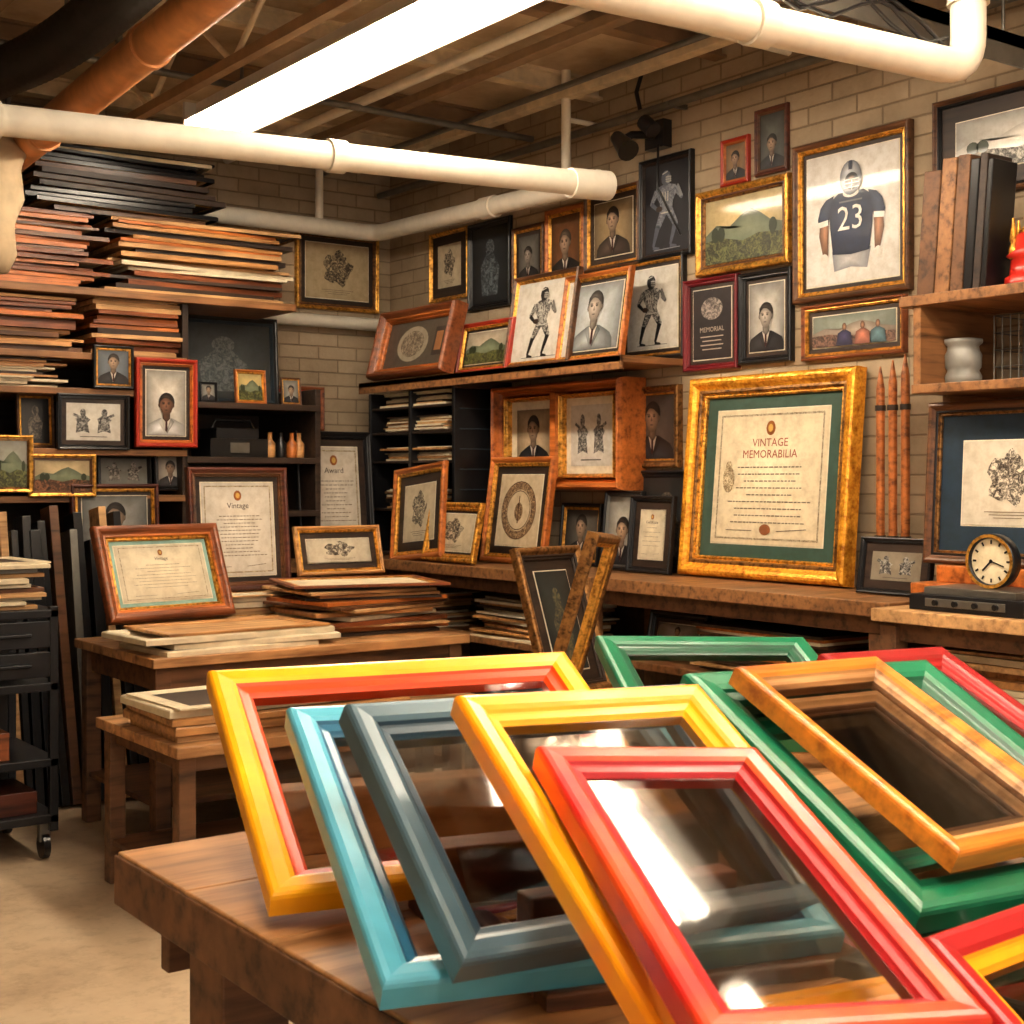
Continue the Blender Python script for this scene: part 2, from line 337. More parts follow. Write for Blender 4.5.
def a_engr(mb,w,h,cx,cy,z,paper=(220,206,176),inkc=(52,42,34)):
    mb.rectg(cx,cy,w,h,z,paper,sc_(paper,.9));e=engrave('engp_%d_%d'%(paper[0],inkc[0]),inkc,paper,46,.52)
    pts=[]
    for i in range(30):
        a=2*math.pi*i/30;r=1+.14*math.sin(5*a+1)+.08*math.sin(9*a);pts.append((cx+.22*w*r*math.cos(a),cy+.06*h+.30*h*r*math.sin(a)))
    mb.poly(pts,z+D,e)
    for i in range(3):mb.rect(cx,cy-(.34+.035*i)*h,w*(.5-.1*i),h*.010,z+D,ink((130,116,96)))
def a_oval(mb,w,h,cx,cy,z,paper=(206,190,160)):
    mb.rect(cx,cy,w,h,z,ink(paper));e=engrave('eng_oval',(70,48,36),(190,160,120),90,.5)
    mb.ring(cx,cy,.40*w,.40*h,.11*w,z+D,e);mb.ring(cx,cy,.41*w,.41*h,.012*w,z+2*D,ink((80,50,36)));mb.ring(cx,cy,.28*w,.28*h,.012*w,z+2*D,ink((80,50,36)))
    mb.ell(cx,cy-.02*h,.10*w,.13*h,z+D,e,n=14);mb.line((cx,cy+.2*h),(cx,cy-.18*h),.02*w,z+2*D,ink((90,60,40)))
def a_box(mb,w,h,cx,cy,z):
    mb.rect(cx,cy,w,h,z,ink((92,84,74)));mb.ell(cx-.08*w,cy,.24*w,.38*h,z+D,ink((176,166,146)));mb.ell(cx-.08*w,cy,.18*w,.28*h,z+2*D,engrave('eng_bx',(90,76,60),(180,168,146),50,.5))
    mb.rect(cx+.33*w,cy,.16*w,.6*h,z+D,ink((60,52,46)));mb.rect(cx+.33*w,cy,.10*w,.4*h,z+2*D,ink((170,120,80)))
def a_two(mb,w,h,cx,cy,z,paper=(226,222,212)):
    mb.rectg(cx,cy,w,h,z,paper,sc_(paper,.9));e=engrave('eng_two',(36,34,34),(180,176,168),60,.5)
    for s in(-1,1):
        x=cx+s*.2*w
        mb.poly([(x-.13*w,cy-.3*h),(x-.11*w,cy),(x-.14*w,cy+.08*h),(x-.05*w,cy+.16*h),(x+.05*w,cy+.16*h),(x+.14*w,cy+.06*h),(x+.09*w,cy-.02*h),(x+.12*w,cy-.3*h),(x,cy-.25*h)],z+D,e)
        mb.ell(x,cy+.24*h,.055*w,.11*h,z+2*D,e);mb.line((x,cy+.08*h),(cx+s*.38*w,cy+.2*h),.05*w,z+2*D,e)
    mb.rect(cx,cy-.4*h,.5*w,.02*h,z+D,ink((90,86,80)))
def a_text(mb,w,h,cx,cy,z,bg=(44,40,42),c=(190,180,165),title='MEMORIAL'):
    mb.rect(cx,cy,w,h,z,ink(bg));t=ink(c)
    mb.ell(cx,cy+.22*h,.28*w,.16*h,z+D,engrave('eng_tx',(70,64,62),(170,160,150),50,.5))
    mb.text(title,cx,cy-.08*h,.1*h,z+D,t,None,.7*w)
    for i in range(4):mb.rect(cx,cy-(.18+.06*i)*h,w*(.6-.1*(i%2)),.015*h,z+D,t)
def picture(name,M,w,h,fw,t,mo,ml,art=None,mat=None,mw=0,mw2=None,mm=None,prof=None,back=True,glass=False,**kw):
    mb=MB();mb.frame(w,h,fw,t,mo,ml,None,prof,mm)
    iw,ih=w-2*fw,h-2*fw;z=t*.28
    if back:mb.box(-w/2+fw*.5,w/2-fw*.5,fw*.5,h-fw*.5,0,t*.2,DKW)
    cy=h/2
    if mat and mw:
        mb.rect(0,cy,iw+.004,ih+.004,z-.003,mat)
        aw,ah=iw-2*mw,ih-2*(mw2 or mw)
        mb.rect(0,cy,aw+.008,ah+.008,z-.002,ink((236,228,205)))
    else: aw,ah=iw+.004,ih+.004
    if art: art(mb,aw,ah,0,cy,z,**kw)
    if glass: mb.rect(0,cy,iw,ih,t*.42,glassm())
    return mb.obj(name,M)
# ---------------------------------------------------------------- room shell
WX,WY,CZ=4.18,6.85,3.2
def room_mat(name,kind):
    m,nt,b=base(name);tc=nt.nodes.new('ShaderNodeTexCoord')
    if kind in('x','y'):
        sp=nt.nodes.new('ShaderNodeSeparateXYZ');cb=nt.nodes.new('ShaderNodeCombineXYZ');nt.links.new(tc.outputs['Object'],sp.inputs[0])
        nt.links.new(sp.outputs['Y' if kind=='x' else 'X'],cb.inputs[0]);nt.links.new(sp.outputs['Z'],cb.inputs[1])
        br=nt.nodes.new('ShaderNodeTexBrick');nt.links.new(cb.outputs[0],br.inputs['Vector'])
        br.inputs['Scale'].default_value=1;br.inputs['Brick Width'].default_value=.24;br.inputs['Row Height'].default_value=.072
        br.inputs['Mortar Size'].default_value=.005;br.inputs['Mortar Smooth'].default_value=.5;br.inputs['Bias'].default_value=-.2
        br.inputs['Color1'].default_value=col((182,164,138));br.inputs['Color2'].default_value=col((168,150,124));br.inputs['Mortar'].default_value=col((146,128,104))
        n=noise_node(nt,2.2,6,tc.outputs['Object'],.7)
        nt.links.new(mulc(nt,br.outputs['Color'],ramp(nt,n.outputs['Fac'],[(.3,(.56,.52,.46,1)),(.48,(.86,.84,.80,1)),(.66,(1.05,1.05,1.05,1))]),.75),b.inputs['Base Color']);b.inputs['Roughness'].default_value=.7
        iv=nt.nodes.new('ShaderNodeMath');iv.operation='SUBTRACT';n2=noise_node(nt,40,3,tc.outputs['Object'])
        mu=nt.nodes.new('ShaderNodeMath');mu.operation='MULTIPLY';mu.inputs[1].default_value=.6;nt.links.new(n2.outputs['Fac'],mu.inputs[0])
        nt.links.new(mu.outputs[0],iv.inputs[0]);nt.links.new(br.outputs['Fac'],iv.inputs[1]);bump(nt,b,iv.outputs[0],.7,.007)
    elif kind=='floor':
        n=noise_node(nt,1.3,7,tc.outputs['Object'],.7);n2=noise_node(nt,14,5,tc.outputs['Object'],.7)
        c1=ramp(nt,n.outputs['Fac'],[(.3,col((160,138,112))),(.5,col((198,176,146))),(.72,col((216,198,170)))])
        nt.links.new(mulc(nt,c1,ramp(nt,n2.outputs['Fac'],[(.32,(.80,.78,.75,1)),(.5,(1,1,1,1))])),b.inputs['Base Color']);b.inputs['Roughness'].default_value=.45
    else:
        n=noise_node(nt,2.2,5,tc.outputs['Object'],.65)
        nt.links.new(ramp(nt,n.outputs['Fac'],[(.3,col((150,128,100))),(.6,col((204,184,152)))]),b.inputs['Base Color']);b.inputs['Roughness'].default_value=.85
        bump(nt,b,n.outputs['Fac'],.3,.01)
    return m
X0,Y0=-2.2,-2.6
def slab(name,x0,x1,y0,y1,z0,z1,m,bev=0):
    mb=MB();mb.box(x0,x1,y0,y1,z0,z1,m);return mb.obj(name,None,bev)
mX,mY=room_mat('painted_brick_x','x'),room_mat('painted_brick_y','y')
slab('floor',X0-.1,WX+.1,Y0-.1,WY+.1,-.1,0,room_mat('concrete_floor','floor'))
slab('ceiling',X0-.1,WX+.1,Y0-.1,WY+.1,CZ,CZ+.1,room_mat('ceiling_deck','c'))
slab('wall_right',WX,WX+.1,Y0-.1,WY+.1,0,CZ,mX);slab('wall_back',X0-.1,WX,WY,WY+.1,0,CZ,mY)
slab('wall_left',X0-.1,X0,Y0,WY,0,CZ,mX)
BEAM=paint('beam_paint',(216,200,170),.6,var=.15)
BEAMD=paint('beam_brown',(140,114,84),.7)
for i,y in enumerate([6.45,5.75,5.0,4.2,3.4,2.6,1.4,.2,-1.2]):
    mb=MB();m=BEAM if i%2==0 else BEAMD
    mb.box(X0,WX,y-.035,y+.035,CZ-.09,CZ-.078,m);mb.box(X0,WX,y-.006,y+.006,CZ-.078,CZ-.012,m);mb.box(X0,WX,y-.035,y+.035,CZ-.012,CZ,m)
    mb.obj('ceiling_joist')
for i,x in enumerate([3.95,3.45,2.2,1.3,.3,-.9]):
    mb=MB();mb.box(x-.03,x+.03,Y0,WY,CZ-.13,CZ-.09,BEAM if i%2==0 else BEAMD);mb.obj('ceiling_beam',None,.004)
mb=MB()
for x in(2.2,1.3):
    for k in range(7):
        y=1.2+.8*k;mb.sweep([(x+.05,y,CZ-.02),(x+.05,y+.4,CZ-.3)],.012,BEAM,8);mb.sweep([(x+.05,y+.4,CZ-.3),(x+.05,y+.8,CZ-.02)],.012,BEAM,8)
    mb.box(x+.03,x+.07,1.2,6.8,CZ-.32,CZ-.28,BEAMD)
mb.obj('truss_bracing')
# ---------------------------------------------------------------- ducts and pipes
ORD=paint('copper_duct',(212,148,92),.45,.1,var=.25,scale=6)
mb=MB()
def dz(y):return 3.0-.045*(y-1.0)
mb.sweep([(1.78,1.,dz(1)),(1.88,6.5,dz(6.5))],.072,ORD,24)
for y in(2.2,3.4,4.6,5.8):
    x=1.78+.1*(y-1)/5.5;mb.sweep([(x,y-.02,dz(y)),(x,y+.02,dz(y))],.080,ORD,24)
for y in(2.8,4.9,6.3):
    x=1.78+.1*(y-1)/5.5;mb.box(x-.01,x+.01,y-.01,y+.01,dz(y),CZ,STL)
mb.obj('insulated_duct')
HOS=paint('dark_hose_foil',(62,56,52),.35,.5)
mb=MB();pts=[];rr=[];i=0;y=2.2
while y<6.7:
    pts.append((1.56+.03*math.sin(y*2),y,2.84-.03*math.sin(y*3)));rr.append(.088 if i%2 else .066);y+=.024;i+=1
mb.sweep(pts,rr,HOS,18)
for y in(3.2,4.6,5.9):mb.sweep([(1.56,y,2.9),(1.56,y,CZ)],.008,STL,6)
mb.obj('flexible_hose')
def pipe(pts,r,collars=(),m=None):
    m=m or WHT
    mb=MB();P=[];pts=[V(p) for p in pts]
    for i,p in enumerate(pts):
        if 0<i<len(pts)-1:
            a=(pts[i-1]-p).normalized();b=(pts[i+1]-p).normalized();R=r*2
            for k in range(7):
                u=k/6;P.append((p+a*R)*(1-u)**2+p*2*u*(1-u)+(p+b*R)*u*u)
        else:P.append(p)
    mb.sweep(P,r,m,20)
    for a,b in collars:mb.sweep([a,b],r*1.2,m,20)
    return mb
mb=pipe([(X0,4.5,2.34),(3.5,4.2,2.5)],.048,[((3.38,4.21,2.495),(3.56,4.195,2.503)),((1.2,4.32,2.434),(1.26,4.317,2.436)),((2.35,4.26,2.468),(2.41,4.257,2.469))])
mb.sweep([(.6,4.35,2.45),(.6,4.35,CZ)],.007,STL,6)
mb.obj('overhead_pipe')
mb=pipe([(X0,6.62,2.72),(3.95,6.62,2.70),(3.95,4.75,2.66)],.045,[((3.95,5.5,2.675),(3.95,5.6,2.677)),((2.6,6.62,2.71),(2.7,6.62,2.71)),((3.95,4.72,2.66),(3.95,4.8,2.661))])
mb.sweep([(3.95,4.95,2.68),(3.95,4.95,CZ)],.022,WHT,12);mb.sweep([(3.95,4.95,2.98),(4.17,4.95,2.98)],.012,WHT,8);mb.sweep([(3.6,6.62,2.7),(3.6,6.62,CZ)],.022,WHT,12)
mb.obj('water_pipe')
pipe([(3.15,6.78,2.22),(4.17,6.78,2.22)],.035).obj('conduit_pipe')
mb=pipe([(X0,2.75,2.43),(3.3,2.36,2.48),(3.3,2.36,CZ)],.048,[((2.5,2.416,2.473),(2.56,2.412,2.474)),((3.3,2.36,2.66),(3.3,2.36,2.76))])
mb.sweep([(2.3,2.43,2.53),(2.3,2.43,CZ)],.008,STL,6);mb.obj('large_overhead_pipe')
mb=pipe([(4.08,6.80,2.95),(4.08,1.0,2.95)],.018,(),STL)
mb.sweep([(3.7,6.8,3.02),(3.7,1.,3.02)],.014,STL,8);mb.sweep([(3.15,6.8,3.03),(3.15,1.0,3.03)],.022,WHT,10);mb.sweep([(-2.1,5.4,3.0),(4.1,5.4,3.0)],.016,STL,8);mb.sweep([(-2.1,3.75,3.02),(4.1,3.75,3.02)],.020,WHT,8)
for y in(1.6,3.,4.4,5.8):mb.box(4.06,4.17,y-.01,y+.01,2.94,2.96,STL)
mb.obj('electrical_conduit')
mb=MB();mb.box(2.0,4.18,2.62,2.70,2.72,2.76,STL);mb.box(2.0,4.18,2.62,2.63,2.66,2.76,STL)
mb.sweep([(2.5,2.66,2.74),(2.5,2.66,CZ)],.006,STL,6);mb.sweep([(3.9,2.66,2.74),(3.9,2.66,CZ)],.006,STL,6);mb.obj('cable_tray')
mb=MB()
for q in range(3):
    mb.sweep([(2.3+.12*i,2.40,2.58+.05*math.sin(i*1.3+q)) for i in range(9)],.006,BLK,6)
mb.obj('electric_cable')
# ---------------------------------------------------------------- lights
EM=emis('fluorescent_tube',(1.,.86,.68,1),46)
HOU=paint('fixture_white',(236,230,220),.4,var=.03)
def fixture(x,y0,y1,z,w=.3,wings=True,r=.024):
    mb=MB();mb.box(x-w*.3,x+w*.3,y0,y1,z+.05,z+.1,HOU)
    for s in(-1,1):
        if wings:mb.add([(x+s*w*.3,y0,z+.06),(x+s*w*.3,y1,z+.06),(x+s*w*.62,y1,z-.0),(x+s*w*.62,y0,z-.0)],[(0,1,2,3)],HOU)
        mb.sweep([(x+s*w*.2,y0+.03,z+.02),(x+s*w*.2,y1-.03,z+.02)],r,EM,10)
    for y in(y0,y1):
        mb.box(x-w*.5,x+w*.5,y-.01,y+.01,z-.01,z+.1,HOU)
    for y in(y0+.3,y1-.3):
        mb.sweep([(x,y,z+.1),(x,y,CZ)],.008,STL,6)
    mb.obj('fluorescent_light')
fixture(2.57,1.9,5.7,2.88,.26)
fixture(2.62,-.4,1.75,2.95,.10,False,.02)  # this and the next: unseen battens, added for streak reflections in foreground glass
fixture(2.22,-.4,1.75,2.95,.10,False,.02)
fixture(.6,-1.5,2.0,2.95,.22,False)  # unseen overhead fixture, added to light the foreground
# ---------------------------------------------------------------- furniture
mb=MB()
yb,yf=6.83,6.17
def shelfb(x0,x1,z,m=SHW,t=.03,f=yf):mb.box(x0,x1,f,yb,z-t,z,m)
shelfb(.9,3.22,2.21,SHW,.035,6.15);shelfb(.9,2.66,1.92);shelfb(.9,2.66,1.76);shelfb(.9,2.66,1.49);shelfb(.9,2.66,1.28)
shelfb(2.66,3.36,1.72,DKW);shelfb(2.66,3.36,1.46,DKW);shelfb(2.66,3.36,1.2,DKW)
for x in(.9,1.75,2.64,3.34):mb.box(x,x+.03,yf+.01,yb,.0,2.175 if x<3 else 1.8,DKW)
mb.box(.9,3.36,yb-.02,yb,0,1.95,DKW)
shelfb(.9,3.4,.95,SHW,.05,6.1);shelfb(.9,3.4,.5,DKW);shelfb(.9,3.4,.12,DKW)
mb.obj('wooden_shelving_unit',None,.003)
mb=MB();mb.box(3.68,4.17,2.93,6.83,.90,.95,SHW);mb.box(3.72,4.17,2.95,6.83,.84,.90,TBD)
for y in(2.98,4.5,6.0):
    for x in(3.72,4.08):mb.box(x,x+.07,y,y+.07,0,.84,TBD)
mb.box(3.74,4.17,2.98,6.83,.59,.62,SHW);mb.box(3.74,4.17,2.98,6.83,.15,.18,DKW);mb.box(4.15,4.17,2.98,6.83,.18,.84,DKW);mb.obj('workbench',None,.004)
mb=MB();mb.box(3.8,4.17,4.4,6.55,1.84,1.87,SHW);mb.box(3.8,3.815,4.4,6.55,1.81,1.87,SHW)
mb.box(3.82,4.17,5.66,5.68,1.8,1.84,DKW)
mb.obj('display_shelf',None,.003)
mb=MB()
for y in(5.70,6.1,6.50):mb.box(3.84,4.17,y-.012,y+.012,.95,1.81,BLK)
for z in(.97,1.2,1.45,1.60,1.73):mb.box(3.85,4.17,5.7,6.5,z-.012,z,DKW)
mb.box(4.155,4.17,5.7,6.5,.95,1.81,DKW)
for i in range(7):mb.box(3.87,4.12,5.684,5.69,1.1+.1*i,1.105+.1*i,BLU)
mb.obj('black_pigeonhole_cabinet',None,.002)
mb=MB();mb.box(3.5,4.17,.9,2.86,.91,.95,TAN);mb.box(3.54,4.17,.9,2.84,.85,.91,TBD)
mb.box(3.56,4.17,.9,2.8,.57,.60,TBD);mb.box(3.56,4.17,.9,2.8,.2,.23,TBD)
for y in(.92,2.78):
    for x in(3.52,4.1):mb.box(x,x+.06,y,y+.06,0,.9,TBD)
mb.box(4.15,4.17,.9,2.84,0,.9,DKW)
mb.box(3.75,4.17,.9,2.95,1.915,1.95,SHW);mb.box(3.75,4.17,.9,2.9,1.63,1.66,SHW)
mb.box(3.76,4.17,2.87,2.9,1.63,1.92,SHW);mb.box(3.90,4.17,2.86,2.89,.95,1.63,SHW)
mb.box(3.76,4.17,1.6,1.63,.95,1.92,SHW);mb.obj('side_shelving',None,.003)
def table(name,x0,x1,y0,y1,z,t,leg,m1,m2,aph=.08,shelf=None):
    mb=MB();n=4
    for i in range(n):
        a=y0+(y1-y0)*i/n;b=y0+(y1-y0)*(i+1)/n-.002;mb.box(x0,x1,a,b,z-t,z,m1)
    i_=.04;mb.box(x0+i_,x1-i_,y0+i_,y0+i_+.02,z-t-aph,z-t,m2);mb.box(x0+i_,x1-i_,y1-i_-.02,y1-i_,z-t-aph,z-t,m2)
    mb.box(x0+i_,x0+i_+.02,y0+i_,y1-i_,z-t-aph,z-t,m2);mb.box(x1-i_-.02,x1-i_,y0+i_,y1-i_,z-t-aph,z-t,m2)
    for x in(x0+.02,x1-.02-leg):
        for y in(y0+.03,y1-.03-leg):mb.box(x,x+leg,y,y+leg,0,z-t,m2)
    if shelf:
        mb.box(x0+.03,x1-.03,y0+.05,y1-.05,shelf-.02,shelf,m2)
    return mb.obj(name,None,.004)
table('worktable',1.90,3.25,4.70,5.52,.72,.035,.06,TBL,TBD,.09,.2)
table('low_worktable',1.67,3.0,3.95,4.64,.55,.035,.055,TBL,TBD,.05,.15)
mb=MB()
for i in range(6):mb.box(.787,3.35,.55+.2567*i,.55+.2567*(i+1)-.0015,.715,.78,TBL)
mb.box(.781,.787,.55,2.09,.70,.776,TBD);mb.box(.785,3.35,.545,.552,.70,.776,TBD)
for x in(.80,3.2):
    for y in(.62,1.74):mb.box(x,x+.1,y,y+.11,0,.715,TBD)
mb.box(.84,3.3,.6,.63,.6,.715,TBD);mb.box(.84,3.3,2.02,2.05,.6,.715,TBD);mb.box(.86,3.3,.7,1.9,.2,.23,TBD)
DK=paint('knot_dark',(60,40,28),.8)
for px,py in((.93,1.86),(.95,1.55),(.9,1.3),(1.0,2.0)):mb.ell(px,py,.018,.012,.7805,DK)
mb.obj('display_table',None,.003)
mb=MB();mb.box(2.66,3.2,3.35,3.95,.57,.60,TBL)
for x in(2.69,3.13):
    for y in(3.38,3.88):mb.box(x,x+.045,y,y+.045,0,.57,TBD)
mb.box(2.7,3.16,3.39,3.42,.2,.24,TBD);mb.box(2.7,3.16,3.89,3.92,.2,.24,TBD);mb.obj('wooden_stool',None,.004)
mb=MB();cx0,cx1,cy0,cy1=.95,1.66,4.98,5.5
for x in(cx0,cx1-.03):
    for y in(cy0,cy1-.03):mb.box(x,x+.03,y,y+.03,.10,.9,DRKM)
for z in(.13,.33,.6,.86):mb.box(cx0,cx1,cy0,cy1,z,z+.03,DRKM)
for a,b in((.65,.74),(.755,.85)):mb.box(cx0+.03,cx1-.03,cy0,cy0+.03,a,b,DRKM);mb.box(cx0+.1,cx1-.1,cy0-.02,cy0,(a+b)/2-.006,(a+b)/2+.006,DRKM)
mb.box(cx0+.03,cx1-.03,cy1-.03,cy1,.16,.86,BLK)
for x in(cx0+.04,cx1-.04):
    for y in(cy0+.04,cy1-.04):
        mb.sweep([(x-.012,y,.045),(x+.012,y,.045)],.045,BLK,16);mb.box(x-.02,x+.02,y-.015,y+.015,.06,.13,STL)
mb.box(1.1,1.5,5.02,5.4,.36,.46,CHE);mb.box(1.15,1.45,5.05,5.3,.46,.55,CRM);mb.box(1.05,1.35,5.05,5.4,.16,.27,WAL);mb.box(1.38,1.6,5.03,5.3,.16,.24,MAH)
mb.obj('tool_cart',None,.003)
# ---------------------------------------------------------------- stacks
def stack(name,cx,cy,z0,z1,w,d,pal,tr=(.014,.028),jit=.06,yaw=.06,frames=True,M=None,smin=.75,seed=1,fw=.05):
    random.seed(seed);mb=MB();z=z0
    while z<z1:
        t=random.uniform(*tr);t=min(t,max(z1-z,.006));m=random.choice(pal)
        ww=w*random.uniform(smin,1);dd=d*random.uniform(.85,1)
        K=T((cx+random.uniform(-jit,jit)*w,cy-dd/2+random.uniform(-.02,.02),z))@T((0,dd/2,0))@Rm(random.uniform(-yaw,yaw),'Z')@T((0,-dd/2,0))
        if frames and random.random()<.8:
            mb.frame(ww,dd,fw,t,m,random.choice([m,GLD,m]),K);mb.box(-ww/2+fw*.6,ww/2-fw*.6,fw*.6,dd-fw*.6,t*.1,t*.3,random.choice([DKW,CRM,TAN]),K)
        else: mb.box(-ww/2,ww/2,0,dd,0,t*.92,m,K)
        z+=t
    return mb.obj(name,M)
P_dark=[BLK,BLK,BLU,DKW,BLK,CRM,WAL]
P_red=[CHE,CHE,ORW,WAL,ORW,CHE]
P_mix=[ORW,TAN,WAL,OAK,CHE,DKW,TAN,CRM]
P_pap=[PAP,CRM,TAN,PAP,DKW,CRM,OAK]
stack('stacked_frames',2.38,6.45,2.56,2.86,.95,.5,P_dark,seed=2)
stack('stacked_frames',1.72,6.42,2.21,2.55,1.1,.5,P_red,seed=3)
stack('stacked_frames',2.76,6.44,2.21,2.56,.95,.52,P_mix,seed=4,smin=.8)
stack('stacked_frames',1.72,6.42,1.92,2.165,.98,.48,P_mix+P_red,seed=5)
stack('stacked_frames',2.43,6.42,1.92,2.17,.44,.48,P_mix,seed=6,jit=.02,smin=.85)
stack('paper_stack',1.6,6.42,1.76,1.885,1.0,.46,P_pap,(.008,.014),frames=False,seed=7)
stack('stacked_frames',2.30,4.95,.72,.80,.80,.42,[OAK,GLD,TAN,CRM,WAL],(.018,.03),seed=8,fw=.055)
stack('stacked_frames',2.96,5.14,.72,.93,.66,.5,P_mix,(.010,.020),yaw=.3,seed=9)
stack('stacked_frames',2.45,5.40,.72,.87,.75,.24,P_mix,(.02,.03),yaw=.02,seed=10)
stack('stacked_frames',2.12,4.22,.55,.66,.90,.46,[OAK,TAN,OAK,CRM],(.02,.034),seed=14,fw=.06,yaw=.06,jit=.02,smin=.9)
for i,(z0,z1) in enumerate([(1.73,1.80),(1.60,1.68),(1.45,1.52),(1.2,1.3)]):
    stack('paper_stack',4.0,6.1,z0,z1,.28,.62,P_pap,(.006,.012),frames=False,seed=20+i,yaw=.03)
stack('paper_stack',3.93,3.6,.62,.80,.34,.70,P_pap+[WAL,ORW],(.008,.016),frames=False,seed=30,yaw=.12)
stack('paper_stack',3.93,5.1,.62,.80,.34,.70,P_pap+[WAL,TAN],(.008,.016),frames=False,seed=31,yaw=.12)
stack('paper_stack',3.9,6.1,.62,.78,.34,.60,P_pap+[WAL,TAN],(.008,.016),frames=False,seed=32,yaw=.12)
stack('wood_board_stack',3.78,2.40,.60,.83,.36,.75,[OAK,TAN,CRM,OAK,WAL],(.016,.028),frames=False,seed=33,yaw=.08)
stack('wood_board_stack',3.78,1.5,.60,.80,.36,.7,[OAK,TAN,CRM,OAK,WAL],(.016,.028),frames=False,seed=34,yaw=.08)
stack('stacked_frames',1.38,5.22,.89,1.06,.5,.42,P_pap+[WAL,STL],(.012,.02),seed=35)
random.seed(5);mb=MB();x=1.35;PB=[BLK,STL,BLK,BLU,BLK,TAN,BLK,WAL,BLK,ORW]
while x<2.28:
    w_=random.uniform(.035,.06);h_=random.uniform(1.08,1.25);d_=random.uniform(.0,.1)
    K=T((x,5.80-d_*.3,0))@Rm(-.16,'X')@Rm(random.uniform(-.04,.0),'Y')
    mb.box(0,w_*.75,-.1,.02,0,h_,random.choice(PB),K);x+=w_
mb.obj('leaning_moulding_boards',None,.002)
# ---------------------------------------------------------------- right wall pictures
def RW(name,Y,z,w,h,fw,t,mo,ml,art,X=4.18,lean=0,**k):
    return picture(name,MR(X-(0 if not lean else h*math.sin(lean)) -.001,Y,z,lean),w,h,fw,t,mo,ml,art,**k)
cream=ink((228,218,196));wm=ink((232,228,218));dkm=ink((40,38,40));gm=ink((60,86,76));bm=ink((40,58,74));khaki=ink((176,160,130))
RW('framed_sketch',6.231,2.311,.366,.374,.022,.02,GLD,GLD,a_engr,mat=cream,mw=.05)
RW('framed_dark_drawing',5.853,2.231,.372,.451,.03,.025,BLK,BLK,a_dark,c=(38,44,50),c2=(120,130,136))
RW('framed_photo',5.527,2.288,.263,.321,.03,.02,WAL,GLD,a_portrait,mat=ink((90,84,78)),mw=.02,bg=(120,118,112),skin=(170,160,150))
RW('framed_portrait',5.231,2.279,.299,.376,.04,.025,ORW,GLD,a_portrait,bg=(120,78,46),suit=(30,26,26),hair=(70,60,50))
RW('framed_portrait',4.881,2.317,.386,.370,.03,.03,WAL,GLD,a_portrait,mat=ink((206,190,150)),mw=.03,bg=(168,146,110),suit=(60,48,40))
RW('framed_dark_drawing',4.521,2.317,.333,.449,.028,.03,BLK,DKW,a_player,paper=(34,34,42),a=(90,96,110),b=(150,154,160))
RW('framed_portrait',4.107,2.569,.160,.194,.025,.02,REDF,ORW,a_portrait,bg=(160,130,94))
RW('framed_portrait',3.904,2.579,.178,.268,.024,.02,MAH,WAL,a_portrait,bg=(94,98,94),hair=(24,22,20))
RW('framed_landscape_painting',4.061,2.209,.525,.356,.045,.035,GLD,BRZ,a_land,mm=WAL,sky=(212,192,138))
RW('framed_football_jersey_print',3.498,2.039,.560,.617,.04,.035,WAL,GLD,a_jersey,mat=wm,mw=.02,mm=GLD)
RW('framed_poster',2.783,2.328,.679,.362,.03,.03,WAL,BLK,a_land,mat=ink((206,204,196)),mw=.06,sky=(190,188,180),hill=(176,172,164),gr=(120,116,108))
RW('framed_football_print',4.617,1.88,.427,.455,.03,.03,BLK,GLD,a_player,mat=wm,mw=.02)
RW('framed_memorial',4.243,1.812,.321,.390,.028,.03,MRN,MRN,a_text,mat=ink((60,50,48)),mw=.02)
RW('framed_portrait',3.933,1.820,.289,.374,.03,.03,BLK,BLK,a_portrait,mat=ink((196,190,180)),mw=.02,bg=(186,184,178),skin=(176,168,158))
RW('framed_group_photo',3.490,1.813,.492,.214,.026,.03,CHE,GLD,a_land,mat=cream,mw=.022,sky=(140,150,140),hill=(130,120,110),gr=(90,70,60),fig=[(60,60,90),(170,110,90),(90,120,130)])
RW('framed_portrait',4.609,1.403,.360,.361,.04,.035,BRZ,GLD,a_portrait,bg=(100,90,84),suit=(26,28,34),mm=WAL)
RW('framed_shadow_print',5.60,1.872,.44,.26,.035,.03,REDF,GLD,a_land,X=4.0,lean=.18,mat=khaki,mw=.015,sky=(190,180,160))
RW('framed_football_print',5.17,1.872,.497,.45,.035,.03,WAL,GLD,a_player,X=4.03,lean=.16,a=(36,32,30))
RW('framed_portrait',4.794,1.872,.459,.41,.035,.03,ORW,GLD,a_portrait,X=4.03,lean=.16,bg=(186,192,194),suit=(120,126,128),hair=(60,56,52),mat=cream,mw=.02,skin=(190,176,162))
picture('framed_shadow_box',MR(3.88,6.12,1.872,.26),.72,.37,.06,.09,CHE,ORW,a_box)
mb=MB();w,h,t=.974,.501,.165
mb.frame(w,h,.06,t,ORW,ORW);mb.box(-w/2+.03,w/2-.03,.03,h-.03,0,.08,DKW);mb.box(-.02,.02,.05,h-.05,.08,t*.9,ORW)
for s in(-1,1):mb.frame(.40,.39,.02,.05,GLD,GLD,T((s*.215,.055,.08)))
mb.rect(-.215,.25,.37,.36,.09,cream);a_portrait(mb,.27,.27,-.215,.25,.092,bg=(190,170,140));mb.rect(.215,.25,.37,.36,.09,cream);a_two(mb,.29,.28,.215,.25,.092)
mb.obj('framed_double_print',MR(4.17,5.143,1.304))
